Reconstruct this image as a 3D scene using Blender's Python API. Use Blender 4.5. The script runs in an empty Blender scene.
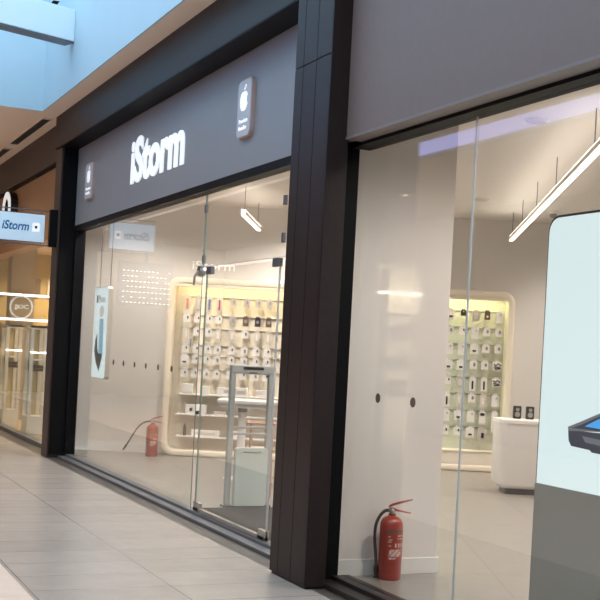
import bpy, bmesh, math, random
from mathutils import Vector, Matrix
random.seed(7)
sc = bpy.context.scene
COL = sc.collection
PI = math.pi

# ---------------------------------------------------------------- frame of the place
# X runs into the shops (shop glass at X=0), Y along the shop fronts, Z up. Metres.
FOCAL = 1160.0
ROLL = math.atan(.0525)
YAW = math.atan(525.8 / FOCAL)
CAM = Vector((-3.67, 0, 1.6))
RT = Vector((math.cos(YAW), -math.sin(YAW), 0))      # direction along the oblique rear wall
FW = Vector((math.sin(YAW), math.cos(YAW), 0))       # direction into the oblique rear wall
def W(s, w, z=0.0):                                  # a point on the rear wall's own grid
    p = CAM + RT * s + FW * w
    return (p.x, p.y, z)

# ---------------------------------------------------------------- materials
def sock(n, name, v):
    if name in n.inputs: n.inputs[name].default_value = v
def mat(name, rgb, rough=.5, metal=0.0, noise=0.0, scale=8.0, emit=None, estr=0.0, spec=.5, bump=0.0):
    m = bpy.data.materials.new(name); m.use_nodes = True
    nt = m.node_tree; b = nt.nodes['Principled BSDF']
    c = (*rgb, 1)
    sock(b, 'Base Color', c); sock(b, 'Roughness', rough); sock(b, 'Metallic', metal); sock(b, 'Specular IOR Level', spec)
    if noise or bump:
        tc = nt.nodes.new('ShaderNodeTexCoord'); nz = nt.nodes.new('ShaderNodeTexNoise')
        nz.inputs['Scale'].default_value = scale; nz.inputs['Detail'].default_value = 5
        nt.links.new(tc.outputs['Object'], nz.inputs['Vector'])
        if noise:
            mx = nt.nodes.new('ShaderNodeMix'); mx.data_type = 'RGBA'
            mx.inputs[6].default_value = tuple(min(1, x * (1 - noise)) for x in rgb) + (1,)
            mx.inputs[7].default_value = tuple(min(1, x * (1 + noise)) for x in rgb) + (1,)
            nt.links.new(nz.outputs['Fac'], mx.inputs[0]); nt.links.new(mx.outputs[2], b.inputs['Base Color'])
        if bump:
            bp = nt.nodes.new('ShaderNodeBump'); bp.inputs['Strength'].default_value = bump; bp.inputs['Distance'].default_value = .01
            nt.links.new(nz.outputs['Fac'], bp.inputs['Height']); nt.links.new(bp.outputs['Normal'], b.inputs['Normal'])
    if emit:
        sock(b, 'Emission Color', (*emit, 1)); sock(b, 'Emission Strength', estr)
    return m
def tile_mat(name, c1, c2, cm, bw, rh, mortar, rough, shift=(0, 0), rot=0.0, offset=0.0, noise=.12, spec=.5):
    m = bpy.data.materials.new(name); m.use_nodes = True
    nt = m.node_tree; b = nt.nodes['Principled BSDF']
    tc = nt.nodes.new('ShaderNodeTexCoord'); mp = nt.nodes.new('ShaderNodeMapping')
    mp.inputs['Location'].default_value = (shift[0], shift[1], 0); mp.inputs['Rotation'].default_value = (0, 0, rot)
    br = nt.nodes.new('ShaderNodeTexBrick')
    br.offset = offset; br.squash = 1
    for k, v in (('Color1', (*c1, 1)), ('Color2', (*c2, 1)), ('Mortar', (*cm, 1)), ('Scale', 1.0), ('Mortar Size', mortar), ('Mortar Smooth', .1), ('Bias', 0.0), ('Brick Width', bw), ('Row Height', rh)):
        br.inputs[k].default_value = v
    nt.links.new(tc.outputs['Object'], mp.inputs['Vector']); nt.links.new(mp.outputs['Vector'], br.inputs['Vector'])
    nz = nt.nodes.new('ShaderNodeTexNoise'); nz.inputs['Scale'].default_value = 6; nz.inputs['Detail'].default_value = 6
    nt.links.new(tc.outputs['Object'], nz.inputs['Vector'])
    mr = nt.nodes.new('ShaderNodeMapRange'); mr.inputs[3].default_value = 1 - noise; mr.inputs[4].default_value = 1 + noise
    nt.links.new(nz.outputs['Fac'], mr.inputs[0])
    mx = nt.nodes.new('ShaderNodeMix'); mx.data_type = 'RGBA'; mx.blend_type = 'MULTIPLY'; mx.inputs[0].default_value = 1
    nt.links.new(br.outputs['Color'], mx.inputs[6]); nt.links.new(mr.outputs[0], mx.inputs[7])
    nt.links.new(mx.outputs[2], b.inputs['Base Color'])
    sock(b, 'Roughness', rough); sock(b, 'Specular IOR Level', spec)
    return m
def glass_mat(name, tint=(.96, .98, .965), refl=(1, 1, 1)):
    m = bpy.data.materials.new(name); m.use_nodes = True
    nt = m.node_tree; nt.nodes.clear()
    out = nt.nodes.new('ShaderNodeOutputMaterial'); mix = nt.nodes.new('ShaderNodeMixShader')
    tr = nt.nodes.new('ShaderNodeBsdfTransparent'); tr.inputs[0].default_value = (*tint, 1)
    gl = nt.nodes.new('ShaderNodeBsdfGlossy'); gl.inputs['Roughness'].default_value = 0.0; gl.inputs[0].default_value = (*refl, 1)
    lw = nt.nodes.new('ShaderNodeLayerWeight'); lw.inputs['Blend'].default_value = .5
    pw = nt.nodes.new('ShaderNodeMath'); pw.operation = 'POWER'; pw.inputs[1].default_value = 5
    ma = nt.nodes.new('ShaderNodeMath'); ma.operation = 'MULTIPLY_ADD'; ma.inputs[1].default_value = .96; ma.inputs[2].default_value = .04
    nt.links.new(lw.outputs['Facing'], pw.inputs[0]); nt.links.new(pw.outputs[0], ma.inputs[0])
    nt.links.new(ma.outputs[0], mix.inputs[0]); nt.links.new(tr.outputs[0], mix.inputs[1]); nt.links.new(gl.outputs[0], mix.inputs[2])
    nt.links.new(mix.outputs[0], out.inputs[0])
    return m
def glow(name, rgb, s): return mat(name, rgb, .4, emit=rgb, estr=s)

M = {}
M['dark_stone'] = mat('dark brown stone cladding', (.021, .0125, .0115), .42, noise=.25, scale=30, spec=.25)
M['jamb'] = mat('brown stone jamb', (.062, .040, .034), .45, noise=.2, scale=25, spec=.3)
M['black'] = mat('black painted metal', (.004, .0035, .004), .5, spec=.12)
M['dark_metal'] = mat('dark frame metal', (.02, .016, .015), .4, spec=.3)
M['sign_grey'] = mat('grey sign panel', (.27, .268, .275), .42, noise=.04, scale=3)
M['taupe'] = mat('brown grey fascia panel', (.20, .148, .128), .55, noise=.06, scale=20)
M['lip'] = mat('pale metal trim', (.22, .18, .165), .5)
M['soffit'] = mat('cream painted soffit', (.86, .72, .62), .7)
M['blue'] = mat('pale blue painted board', (.43, .60, .69), .6, noise=.03, scale=2)
M['blue_white'] = mat('very pale blue paint', (.70, .82, .87), .6)
M['white'] = mat('white wall paint', (.74, .70, .67), .6, noise=.02, scale=3)
M['white_gloss'] = mat('glossy white panel', (.76, .70, .66), .012, spec=.8)
M['ceiling'] = mat('white ceiling paint', (.74, .68, .64), .8)
M['skirting'] = mat('white skirting paint', (.8, .77, .74), .4)
M['cream'] = mat('cream lacquer', (.86, .76, .62), .35)
M['cream_panel'] = mat('cream panel', (.76, .69, .58), .5)
M['green_panel'] = mat('pale greenish panel', (.62, .62, .52), .5)
M['card'] = mat('white card', (.84, .80, .76), .5)
M['card_grey'] = mat('pale grey card', (.55, .50, .47), .5)
M['card_clear'] = mat('cloudy clear plastic', (.70, .64, .56), .3)
M['ink'] = mat('black plastic', (.02, .02, .022), .4)
M['brown_card'] = mat('brown printed card', (.13, .085, .06), .5)
M['navy'] = mat('black blue printed card', (.02, .025, .04), .4)
M['orange'] = mat('orange plastic', (.7, .27, .1), .4)
M['red_dull'] = mat('dull red plastic', (.5, .08, .05), .4)
M['blue_dull'] = mat('slate blue plastic', (.16, .22, .36), .4)
M['grey_plastic'] = mat('grey plastic', (.3, .29, .28), .4)
M['chrome'] = mat('brushed steel', (.55, .53, .5), .3, metal=1)
M['steel_dark'] = mat('grey steel', (.16, .165, .18), .4, metal=.6)
M['sill'] = mat('blue grey anodised sill', (.12, .122, .13), .4, metal=.2)
M['gate'] = mat('grey gate plastic', (.34, .35, .345), .4)
M['gate_box'] = mat('pale grey green plastic', (.48, .54, .51), .4)
M['red'] = mat('red enamel', (.33, .046, .03), .3, noise=.06, scale=20)
M['rubber'] = mat('black rubber hose', (.05, .045, .042), .55)
M['label_white'] = mat('faded white print', (.62, .42, .38), .6)
M['mat'] = mat('dark door matting', (.022, .018, .018), .95, noise=.4, scale=180, bump=.6)
M['copper'] = mat('copper wire', (.55, .36, .28), .35, metal=.7)
M['letter'] = mat('white sign letter', (.85, .87, .9), .4, emit=(.95, .98, 1), estr=.55)
M['letter_glow'] = mat('glowing warm white wall letter', (.85, .82, .78), .4, emit=(1, .95, .88), estr=.45)  # faint glow put in so the letters show against the wall
M['badge'] = mat('silver badge shell', (.55, .53, .55), .35)
M['badge_side'] = mat('pinkish badge edge', (.5, .36, .31), .4)
M['blade'] = mat('pale blue lit sign face', (.6, .76, .88), .4, emit=(.62, .82, 1), estr=.22)
M['blade_text'] = mat('blue print', (.015, .17, .38), .5)
M['orange_panel'] = mat('orange brown panel', (.36, .2, .1), .45, noise=.08, scale=3)
M['brown_dark'] = mat('dark brown fascia', (.05, .032, .028), .5, noise=.15, scale=6)
M['tan'] = mat('tan plaster', (.45, .34, .22), .6, noise=.06, scale=4)
M['gold'] = mat('golden shop wall', (.56, .42, .2), .6, noise=.25, scale=1.5)
M['window_white'] = mat('off white lacquer', (.74, .7, .62), .4)
M['screen'] = mat('lit white blue screen', (.1, .1, .1), .3, emit=(.78, .905, .94), estr=.98)
M['screen_low'] = mat('grey display base', (.30, .275, .25), .35)
M['screen_edge'] = mat('dark display edge', (.05, .05, .052), .4)
M['lightbox'] = mat('lit white picture', (.3, .3, .3), .3, emit=(.82, .94, .98), estr=1.15)
M['pic_blue'] = mat('light blue print', (.1, .1, .1), .4, emit=(.30, .62, .85), estr=.8)
M['pic_dark'] = mat('dark grey print', (.03, .035, .04), .4, emit=(.10, .11, .12), estr=.3)
M['pic_grey'] = mat('grey print', (.1, .1, .1), .4, emit=(.5, .56, .6), estr=.8)
M['pic_pink'] = mat('pale pink print', (.1, .1, .1), .4, emit=(.85, .78, .76), estr=.9)
M['handset'] = mat('dark handset print', (.03, .035, .05), .35, emit=(.07, .08, .11), estr=.5)
M['handset_edge'] = mat('grey handset rim print', (.1, .1, .11), .35, emit=(.2, .21, .25), estr=.6)
M['handset_blue'] = mat('bright blue print', (.02, .1, .3), .35, emit=(.08, .4, .85), estr=.9)
M['led'] = glow('white lamp diffuser', (1, .93, .85), 9)
M['uplight_fill'] = glow('added upward fill glow', (1, .90, .80), 11)
M['led_warm'] = glow('yellow white led strip', (1, .86, .54), 22)
M['led_green'] = glow('greenish white led strip', (1, .94, .60), 20)
M['side_tint_glow'] = glow('pale green tint glow', (.72, 1, .70), 20)
M['blue_band_glow'] = glow('blue violet band glow', (.44, .46, 1), 2.4)
M['led_pink'] = glow('pinkish white led', (1, .86, .86), 5)
M['down'] = glow('downlight', (1, .88, .72), 14)
M['backdrop_glow'] = glow('warm backdrop glow', (1, .84, .62), 1.5)
M['lamp_white'] = glow('white lamp dots', (1, .98, .95), 2)
M['glass'] = glass_mat('shop glass')
M['glass_edge'] = mat('green glass edge', (.16, .24, .21), .2)
M['seam'] = mat('pale clear joint', (.6, .6, .6), .2)
M['floor_mall'] = tile_mat('grey brown stone tiles', (.345, .30, .268), (.31, .27, .24), (.10, .088, .078), .925, .4525, .0035, .27, (1.2 + .925, -7.325 + .4525 * 10))
M['floor_pale'] = tile_mat('pale pinkish stone tiles', (.62, .50, .42), (.58, .47, .40), (.38, .3, .26), 1.1, .9, .003, .35, (2.15 + 3.3, 0))
M['floor_band'] = tile_mat('dark stone band', (.065, .056, .050), (.056, .049, .044), (.03, .026, .024), .9, .9, .003, .45, (.9, -7.15 + 3.6))
M['floor_shop'] = tile_mat('grey shop tiles', (.27, .24, .216), (.255, .227, .205), (.15, .13, .118), .9, .9, .003, .33, (0, 0), YAW)

# ---------------------------------------------------------------- mesh helpers
class MB:
    def __init__(s): s.b = bmesh.new()
    def box(s, x0, x1, y0, y1, z0, z1, bev=0.0, seg=2):
        vs = [s.b.verts.new((x, y, z)) for x in (x0, x1) for y in (y0, y1) for z in (z0, z1)]
        fs = []
        for q in ((0, 1, 3, 2), (4, 6, 7, 5), (0, 4, 5, 1), (2, 3, 7, 6), (0, 2, 6, 4), (1, 5, 7, 3)):
            fs.append(s.b.faces.new([vs[i] for i in q]))
        if bev:
            es = list({e for f in fs for e in f.edges})
            bmesh.ops.bevel(s.b, geom=es, offset=bev, segments=seg, affect='EDGES', profile=.5)
        return s
    def prism(s, pts, fn, a, b):
        """pts: 2-D outline; fn(u, v, t) -> 3-D point; extruded from t=a to t=b"""
        A = [s.b.verts.new(fn(u, v, a)) for u, v in pts]; B = [s.b.verts.new(fn(u, v, b)) for u, v in pts]
        n = len(pts)
        s.b.faces.new(A); s.b.faces.new(B[::-1])
        for i in range(n): s.b.faces.new((A[i], B[i], B[(i + 1) % n], A[(i + 1) % n]))
        return s
    def ring(s, loops, close=True):
        """loops: list of equal-length 3-D loops, joined into a skin"""
        V = [[s.b.verts.new(p) for p in L] for L in loops]
        n = len(V[0]); m = len(V)
        for j in range(m if close else m - 1):
            for i in range(n):
                s.b.faces.new((V[j][i], V[j][(i + 1) % n], V[(j + 1) % m][(i + 1) % n], V[(j + 1) % m][i]))
        if not close:
            s.b.faces.new(V[0][::-1]); s.b.faces.new(V[-1])
        return s
    def lathe(s, prof, seg=24, c=(0, 0, 0)):
        loops = [[(c[0] + r * math.cos(2 * PI * i / seg), c[1] + r * math.sin(2 * PI * i / seg), c[2] + z) for i in range(seg)] for r, z in prof]
        return s.ring(loops, close=False)
    def tube(s, pts, r, seg=8):
        P = [Vector(p) for p in pts]; loops = []
        up = Vector((0, 0, 1))
        for i, p in enumerate(P):
            d = (P[min(i + 1, len(P) - 1)] - P[max(i - 1, 0)]).normalized()
            a = d.cross(up)
            if a.length < 1e-3: a = d.cross(Vector((1, 0, 0)))
            a.normalize(); b = d.cross(a).normalized()
            rr = r[i] if isinstance(r, (list, tuple)) else r
            loops.append([tuple(p + a * rr * math.cos(2 * PI * k / seg) + b * rr * math.sin(2 * PI * k / seg)) for k in range(seg)])
        return s.ring(loops, close=False)
    def mesh(s, name, m, smooth=False):
        bmesh.ops.recalc_face_normals(s.b, faces=s.b.faces)
        me = bpy.data.meshes.new(name); s.b.to_mesh(me); s.b.free()
        for x in (m if isinstance(m, list) else [m]): me.materials.append(x)
        if smooth:
            for p in me.polygons: p.use_smooth = True
            try: me.set_sharp_from_angle(angle=math.radians(40))
            except Exception: pass
        return me
    def build(s, name, m, parent=None, smooth=False, loc=None, rotz=None):
        o = bpy.data.objects.new(name, s.mesh(name, m, smooth)); COL.objects.link(o)
        if parent: o.parent = parent
        if loc is not None: o.location = loc
        if rotz is not None: o.rotation_euler = (0, 0, rotz)
        return o
def rrect(w, h, r, n=6, x=0, y=0):
    r = max(r, .001); P = []
    for cx, cy, a0 in ((w - r, h - r, 0), (r, h - r, 90), (r, r, 180), (w - r, r, 270)):
        for k in range(n + 1):
            a = math.radians(a0 + 90 * k / n); P.append((x + cx + r * math.cos(a), y + cy + r * math.sin(a)))
    return P
def tag(o, label=None, cat=None, group=None, kind=None):
    if label: o['label'] = label
    if cat: o['category'] = cat
    if group: o['group'] = group
    if kind: o['kind'] = kind
    return o
def thing(name, label, cat, loc=(0, 0, 0), rotz=0.0, group=None):
    o = bpy.data.objects.new(name, None); COL.objects.link(o); o.empty_display_size = .1
    o.location = loc; o.rotation_euler = (0, 0, rotz)
    return tag(o, label, cat, group)
def struct(o, label, cat): return tag(o, label, cat, None, 'structure')
def dup(root, loc, label=None, group=None):
    r = root.copy(); COL.objects.link(r); r.location = loc
    if label: r['label'] = label
    if group: r['group'] = group
    for ch in list(root.children):
        c = ch.copy(); COL.objects.link(c); c.parent = r
        for g in list(ch.children):
            d = g.copy(); COL.objects.link(d); d.parent = c
    return r
def text_mesh(s, w, h, depth, bold=0.0, shear=0.0, fitbold=0.0):
    """lettering as a mesh: x right, y up, z towards the reader; fitted into w x h from the origin"""
    cu = bpy.data.curves.new('lettering', 'FONT'); cu.body = s; cu.extrude = .5; cu.offset = bold; cu.shear = shear; cu.resolution_u = 4
    o = bpy.data.objects.new('lettering', cu); COL.objects.link(o)
    dg = bpy.context.evaluated_depsgraph_get()
    me = bpy.data.meshes.new_from_object(o.evaluated_get(dg))
    bpy.data.objects.remove(o); bpy.data.curves.remove(cu)
    xs = [v.co.x for v in me.vertices]; ys = [v.co.y for v in me.vertices]
    x0, x1, y0, y1 = min(xs), max(xs), min(ys), max(ys)
    for v in me.vertices:
        v.co = ((v.co.x - x0) / (x1 - x0) * w, (v.co.y - y0) / (y1 - y0) * h, (v.co.z + .5) * depth)
    return me
TO_MALL = Matrix(((0, 0, -1), (-1, 0, 0), (0, 1, 0)))       # lettering read from the mall (facing -X)
TO_CAM_Y = Matrix(((1, 0, 0), (0, 0, -1), (0, 1, 0)))       # lettering facing -Y
def text(name, s, w, h, depth, m, loc, rot, parent=None, bold=0.0, shear=0.0):
    me = text_mesh(s, w, h, depth, bold, shear); me.materials.append(m)
    me.transform(rot.to_4x4())
    o = bpy.data.objects.new(name, me); COL.objects.link(o); o.location = loc
    if parent: o.parent = parent
    return o
def letters(s, w, h, depth, m, loc, rot, parent, bold=0.0, shear=0.0):
    # one mesh per letter
    me = text_mesh(s, w, h, depth, bold, shear)
    bm = bmesh.new(); bm.from_mesh(me); bpy.data.meshes.remove(me)
    seen = set(); isl = []
    for v in bm.verts:
        if v in seen: continue
        st = [v]; cur = []; seen.add(v)
        while st:
            a = st.pop(); cur.append(a)
            for e in a.link_edges:
                b = e.other_vert(a)
                if b not in seen: seen.add(b); st.append(b)
        xs = [q.co.x for q in cur]; isl.append([min(xs), max(xs), cur])
    isl.sort(key=lambda q: q[0]); groups = []
    for i in isl:
        if groups and i[0] < groups[-1][1] - .3 * min(i[1] - i[0], groups[-1][1] - groups[-1][0]): groups[-1][2] += i[2]; groups[-1][1] = max(groups[-1][1], i[1])
        else: groups.append(i)
    for g in groups:
        keep = set(g[2]); b2 = bmesh.new(); mp = {v: b2.verts.new(v.co) for v in g[2]}
        for f in bm.faces:
            if f.verts[0] in keep:
                try: b2.faces.new([mp[v] for v in f.verts])
                except ValueError: pass
        m2 = bpy.data.meshes.new('letter'); b2.to_mesh(m2); b2.free(); m2.materials.append(m); m2.transform(rot.to_4x4())
        o = bpy.data.objects.new('letter', m2); COL.objects.link(o); o.location = loc; o.parent = parent
    bm.free()
fx = lambda u, v, t: (t, u, v)      # outline in the Y-Z plane, thickness along X
fy = lambda u, v, t: (u, t, v)      # outline in the X-Z plane, thickness along Y
fz = lambda u, v, t: (u, v, t)

SO = 4.60          # mall soffit height
CE = 3.65          # shop ceiling height
AL = -YAW          # turn of everything that stands square to the rear wall

# ================================================================= THE MALL
def slab(name, x0, x1, y0, y1, z0, z1, m, label, cat):
    return struct(MB().box(x0, x1, y0, y1, z0, z1).build(name, m), label, cat)
slab('floor', -2.15, -.30, -8, 34, -.1, 0, M['floor_mall'], 'grey brown tiled mall walkway in front of the shops', 'floor')
slab('floor_pale', -9.0, -2.15, -8, 34, -.1, 0, M['floor_pale'], 'pale pinkish tiled strip at the left edge of the walkway', 'floor')
slab('floor_band', -.30, .0, -8, 34, -.1, 0, M['floor_band'], 'dark stone border band along the shop fronts', 'floor')
# soffit strip between the void and the shop fronts, and beyond the void
slab('ceiling', -.55, .3, -8, 34, SO, SO + .2, M['soffit'], 'cream soffit strip above the shop fronts', 'ceiling')
slab('ceiling_far', -4.25, -.55, 15.52, 34, SO, SO + .2, M['soffit'], 'cream mall soffit beyond the blue void edge', 'ceiling')
slab('ceiling_opposite', -9.0, -4.40, -8, 34, SO, SO + .2, M['soffit'], 'mall soffit across the void behind the viewer', 'ceiling')
# blue boards round the atrium void
slab('wall_void_side', -.57, -.55, -8, 15.5, SO, 7.6, M['blue'], 'pale blue balcony board running above the shop fronts', 'wall')
slab('wall_void_end', -4.25, -.55, 15.5, 15.52, SO, 7.6, M['blue'], 'pale blue board closing the far end of the void', 'wall')
slab('wall_void_opposite', -4.40, -4.25, -8, 15.62, 4.32, 7.6, M['blue'], 'pale blue board on the far side of the void', 'wall')
slab('wall_void_near', -4.25, -.42, -8, -7.85, SO + .001, 7.6, M['blue'], 'pale blue board behind the viewer', 'wall')
slab('wall_opposite', -9.2, -9.0, -8, 34, 0, SO, M['taupe'], 'plain shop row wall across the mall', 'wall')
slab('wall_mall_end', -9.0, 0, 34, 34.2, 0, SO, M['tan'], 'wall closing the far end of the mall', 'wall')
slab('wall_mall_near', -9.0, 0, -8.2, -8, 0, SO, M['taupe'], 'wall closing the mall behind the viewer', 'wall')
MB().box(-4.25, -4.22, -7.8, 15.4, 4.35, 4.66).build('light_strip', M['blue_band_glow'], bpy.data.objects['wall_void_opposite'])  # fascia edge made to glow for the blue band mirrored in the glass
t = thing('lamp_board', 'stand-in lamp board for the shop lights mirrored in the left window', 'lamp board', (-5.3, 30, 2.55))  # made-up board standing in for shop lights mirrored in the glass
MB().box(-.75, .75, 0, .06, 0, 1.2, .01).build('board', M['steel_dark'], t)
for r_ in range(7):
    for k in range(12):
        if random.random() < .82:
            MB().box(-.68 + k * .115, -.63 + k * .115, -.02, 0, .10 + r_ * .14, .10 + r_ * .14 + .022).build('lamp', M['lamp_white'], t)
MB().box(-.04, .04, .01, .05, 1.2, SO - 2.55).build('hanger', M['steel_dark'], t)

# bridge beam across the void with dark brackets
t = thing('bridge_beam', 'pale blue white beam crossing the void at the upper left', 'beam', (-.57, 13.85, 5.14), math.radians(19))
MB().box(-3.8, .0, 0, .22, .02, .40, .006).build('beam_body', M['blue_white'], t)
MB().box(-3.8, .0, .01, .21, 0, .02).build('underside', M['steel_dark'], t)
t = thing('handrail_bracket', 'dark slanted metal bracket above the pale blue beam', 'bracket', (-.80, 14.3, 5.55))
MB().prism([(-.13, -.10), (-.05, -.10), (.12, .18), (.04, .18)], fy, -.03, .03).build('bracket_plate', M['black'], t)
MB().box(-.13, .23, -.04, .04, -.13, -.10).build('foot_plate', M['steel_dark'], t)

# vents in the soffit
def vent(y0, y1, label):
    t = thing('ceiling_vent', label, 'vent', (-.41, (y0 + y1) / 2, SO), 0, 'vents in the cream soffit')
    L = (y1 - y0) / 2
    b = MB()
    for x0, x1, a, c in ((-.075, -.06, -L, L), (.06, .075, -L, L), (-.06, .06, -L, -L + .03), (-.06, .06, L - .03, L)): b.box(x0, x1, a, c, -.012, 0)
    b.build('frame', M['soffit'], t)
    MB().box(-.06, .06, -L, L, -.004, -.001).build('backing', M['black'], t)
    for x in (-.036, -.012, .012, .036): MB().box(x - .004, x + .004, -L, L, -.01, -.004).build('slat', M['steel_dark'], t)
vent(15.97, 18.45, 'dark slotted vent nearer the blue void corner')
vent(18.95, 21.4, 'dark slotted vent at the left picture edge')

# ---------------------------------------------------------------- the shop portal
o = MB().box(-.32, .02, 7.64, 15.80, 4.165, SO).build('trim_1', M['dark_stone']); struct(o, 'dark stone lintel across the top of the left shop front', 'lintel')
o = MB().box(-.318, -.07, 7.66, 15.47, 4.150, 4.165).build('trim_13', M['black']); struct(o, 'black underside of the stone lintel above the sign', 'reveal')
b = MB().box(-.28, .10, 15.52, 15.86, 0, 4.165)
struct(b.build('trim_2', M['jamb']), 'dark stone jamb at the far end of the left shop front', 'jamb')
b = MB().box(-.26, .08, 15.47, 15.52, .05, 4.16)
struct(b.build('trim_3', M['black']), 'black reveal inside the far jamb', 'reveal')
# near pillar: core and stone slabs with thin joints
b = MB(); b.box(-.33, -.20, 7.06, 7.64, 0, SO).box(-.20, -.03, 7.30, 7.64, 0, SO).box(-.03, .05, 7.41, 7.64, 0, SO)
for z0, z1 in ((.02, 3.612), (3.618, SO)):
    for y0, y1 in ((7.05, 7.284), (7.29, 7.505), (7.511, 7.65)): b.box(-.355, -.33, y0, y1, z0, z1, .002, 1)
b.box(-.355, -.20, 7.045, 7.06, .02, SO, .002, 1)
b.box(-.34, -.33, 7.06, 7.64, 0, .02)
struct(b.build('trim_4', M['dark_stone']), 'dark brown stone pillar between the two shop windows', 'pillar')
b = MB().box(-.20, -.03, 7.20, 7.30, 0, 3.06)
struct(b.build('trim_5', M['black']), 'black frame post beside the pillar at the right window', 'frame')
# right fascia
b = MB().box(-.215, .02, -6, 7.045, 3.06, SO).box(-.19, .02, 7.045, 7.30, 3.06, SO)
struct(b.build('wall_fascia', M['taupe']), 'brown grey fascia above the right window', 'fascia')
b = MB().box(-.222, -.10, -6, 7.043, 3.042, 3.06)
struct(b.build('trim_6', M['lip']), 'pale metal lip under the right fascia', 'trim')
b = MB().box(-.10, .05, -6, 7.20, 3.02, 3.06)
struct(b.build('trim_7', M['black']), 'black head frame of the right window', 'frame')
# sills
b = MB().box(-.14, -.04, 7.64, 15.47, 0, .03, .006).box(-.04, .06, 7.64, 15.47, 0, .055, .006)
struct(b.build('trim_8', M['sill']), 'stepped blue grey sill under the left windows', 'sill')
b = MB().box(-.20, -.08, -6, 7.20, 0, .035, .006).box(-.08, .06, -6, 7.20, 0, .06, .006)
struct(b.build('trim_9', M['dark_metal']), 'stepped dark sill under the right window', 'sill')
b = MB().box(-.07, .05, 7.64, 15.47, 3.05, 3.12).box(-.06, .04, 15.43, 15.47, .055, 3.05)
struct(b.build('trim_10', M['black']), 'black head frame of the left windows', 'frame')

# glass panes
def pane(name, y0, y1, z0, z1, label, x=0.0):
    o = MB().box(x - .005, x + .005, y0, y1, z0, z1).build(name, M['glass'])
    struct(o, label, 'window')
    return o
def edges(o, y, z0, z1, m='glass_edge', wd=.005):
    return MB().box(-.003, .003, y - wd, y + wd, z0, z1).build('glass_edge', M[m], o)
p = pane('window_1', 10.42, 15.44, .055, 3.05, 'large fixed glass pane left of the shop doors'); edges(p, 10.426, .055, 3.05)
p = pane('window_2', 5.766, 7.40, .06, 3.02, 'glass pane beside the pillar in the right shop window'); edges(p, 5.769, .06, 3.02, 'seam', .003)
p = pane('window_3', -6, 5.762, .06, 3.02, 'glass pane in front of the big lit screen'); edges(p, 5.759, .06, 3.02, 'seam', .002)
p = pane('window_4', 7.66, 10.40, 2.345, 3.05, 'glass transom over the shop doors'); edges(p, 10.395, 2.345, 3.05); MB().box(-.005, .005, 7.66, 10.4, 2.345, 2.350).build('glass_edge', M['seam'], p)
pane('window_5', 7.66, 8.53, .055, 2.34, 'glass side pane right of the shop doors')
# frameless doors
def door(name, y0, y1, label, hinge):
    t = tag(thing(name, label, 'door', (0, y0, .06)), kind='structure')
    L = y1 - y0
    MB().box(-.006, .006, 0, L, .03, 2.26).build('door_glass', M['glass'], t)
    for y, m in ((.005, 'seam'), (L - .008, 'glass_edge')): MB().box(-.0065, .0065, y - .005, y + .008, .03, 2.26).build('glass_edge', M[m], t)
    for h in (0, L - .15):
        MB().box(-.02, .02, h, h + .15, 0, .08, .004).build('bottom_fitting', M['chrome'], t)
        MB().box(-.02, .02, h, h + .13, 2.21, 2.28, .004).build('top_fitting', M['steel_dark'], t)
    MB().box(-.02, .02, .0, L, .0, .03).build('bottom_rail', M['chrome'], t)
door('door_1', 8.56, 10.30, 'tall frameless glass door of the shop with steel corner fittings', True)
def clip(y, z, label, big=False):
    h = .04
    o = MB().box(-.014, .014, y - .018, y + .018, z - h, z + h, .004).build('glass_clip', M['steel_dark']); tag(o, label, 'clip', 'metal clips on the glass joints')
clip(10.41, 2.90, 'small dark metal clip high on the glass joint left of the doors')
clip(10.41, 2.42, 'small dark metal clip low on the transom joint above the door corner')
clip(8.53, 2.80, 'small dark metal clip high on the glass beside the pillar')
clip(8.53, 2.50, 'small dark metal clip below another on the glass beside the pillar')
t = thing('glass_clip_disc', 'round metal disc on the glass above the door corner', 'clip', (0, 10.46, 2.31))
MB().lathe([(.001, -.03), (.05, -.03), (.055, -.01), (.055, .01), (.05, .03), (.001, .03)], 16).build('disc', M['chrome'], t, True).rotation_euler = (0, PI / 2, 0)
MB().tube([(-.03, 0, 0), (-.06, .02, -.05), (-.06, .03, -.14)], .012).build('lever', M['chrome'], t, True)
# round safety stickers on the glass
for y, lab in ((13.408, 'leftmost dark round sticker on the left glass beside the lit picture'), (12.971, 'second dark round sticker from the left on the left glass'), (12.523, 'third dark round sticker from the left on the left glass'), (12.088, 'fourth dark round sticker from the left on the left glass'), (11.65, 'fifth dark round sticker from the left on the left glass'), (11.199, 'sixth dark round sticker beside the edge of the lit display'), (6.793, 'dark round sticker on the right glass nearer the pillar'), (6.33, 'dark round sticker on the right glass farther from the pillar')):
    o = MB().prism([(.032 * math.cos(k * PI / 8), .032 * math.sin(k * PI / 8)) for k in range(16)], fx, -.0075, -.0045).build('glass_sticker', M['brown_card'])
    o.location = (0, y, 1.352 if y > 8 else 1.315); tag(o, lab, 'sticker', 'safety stickers on the shop glass')

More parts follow.
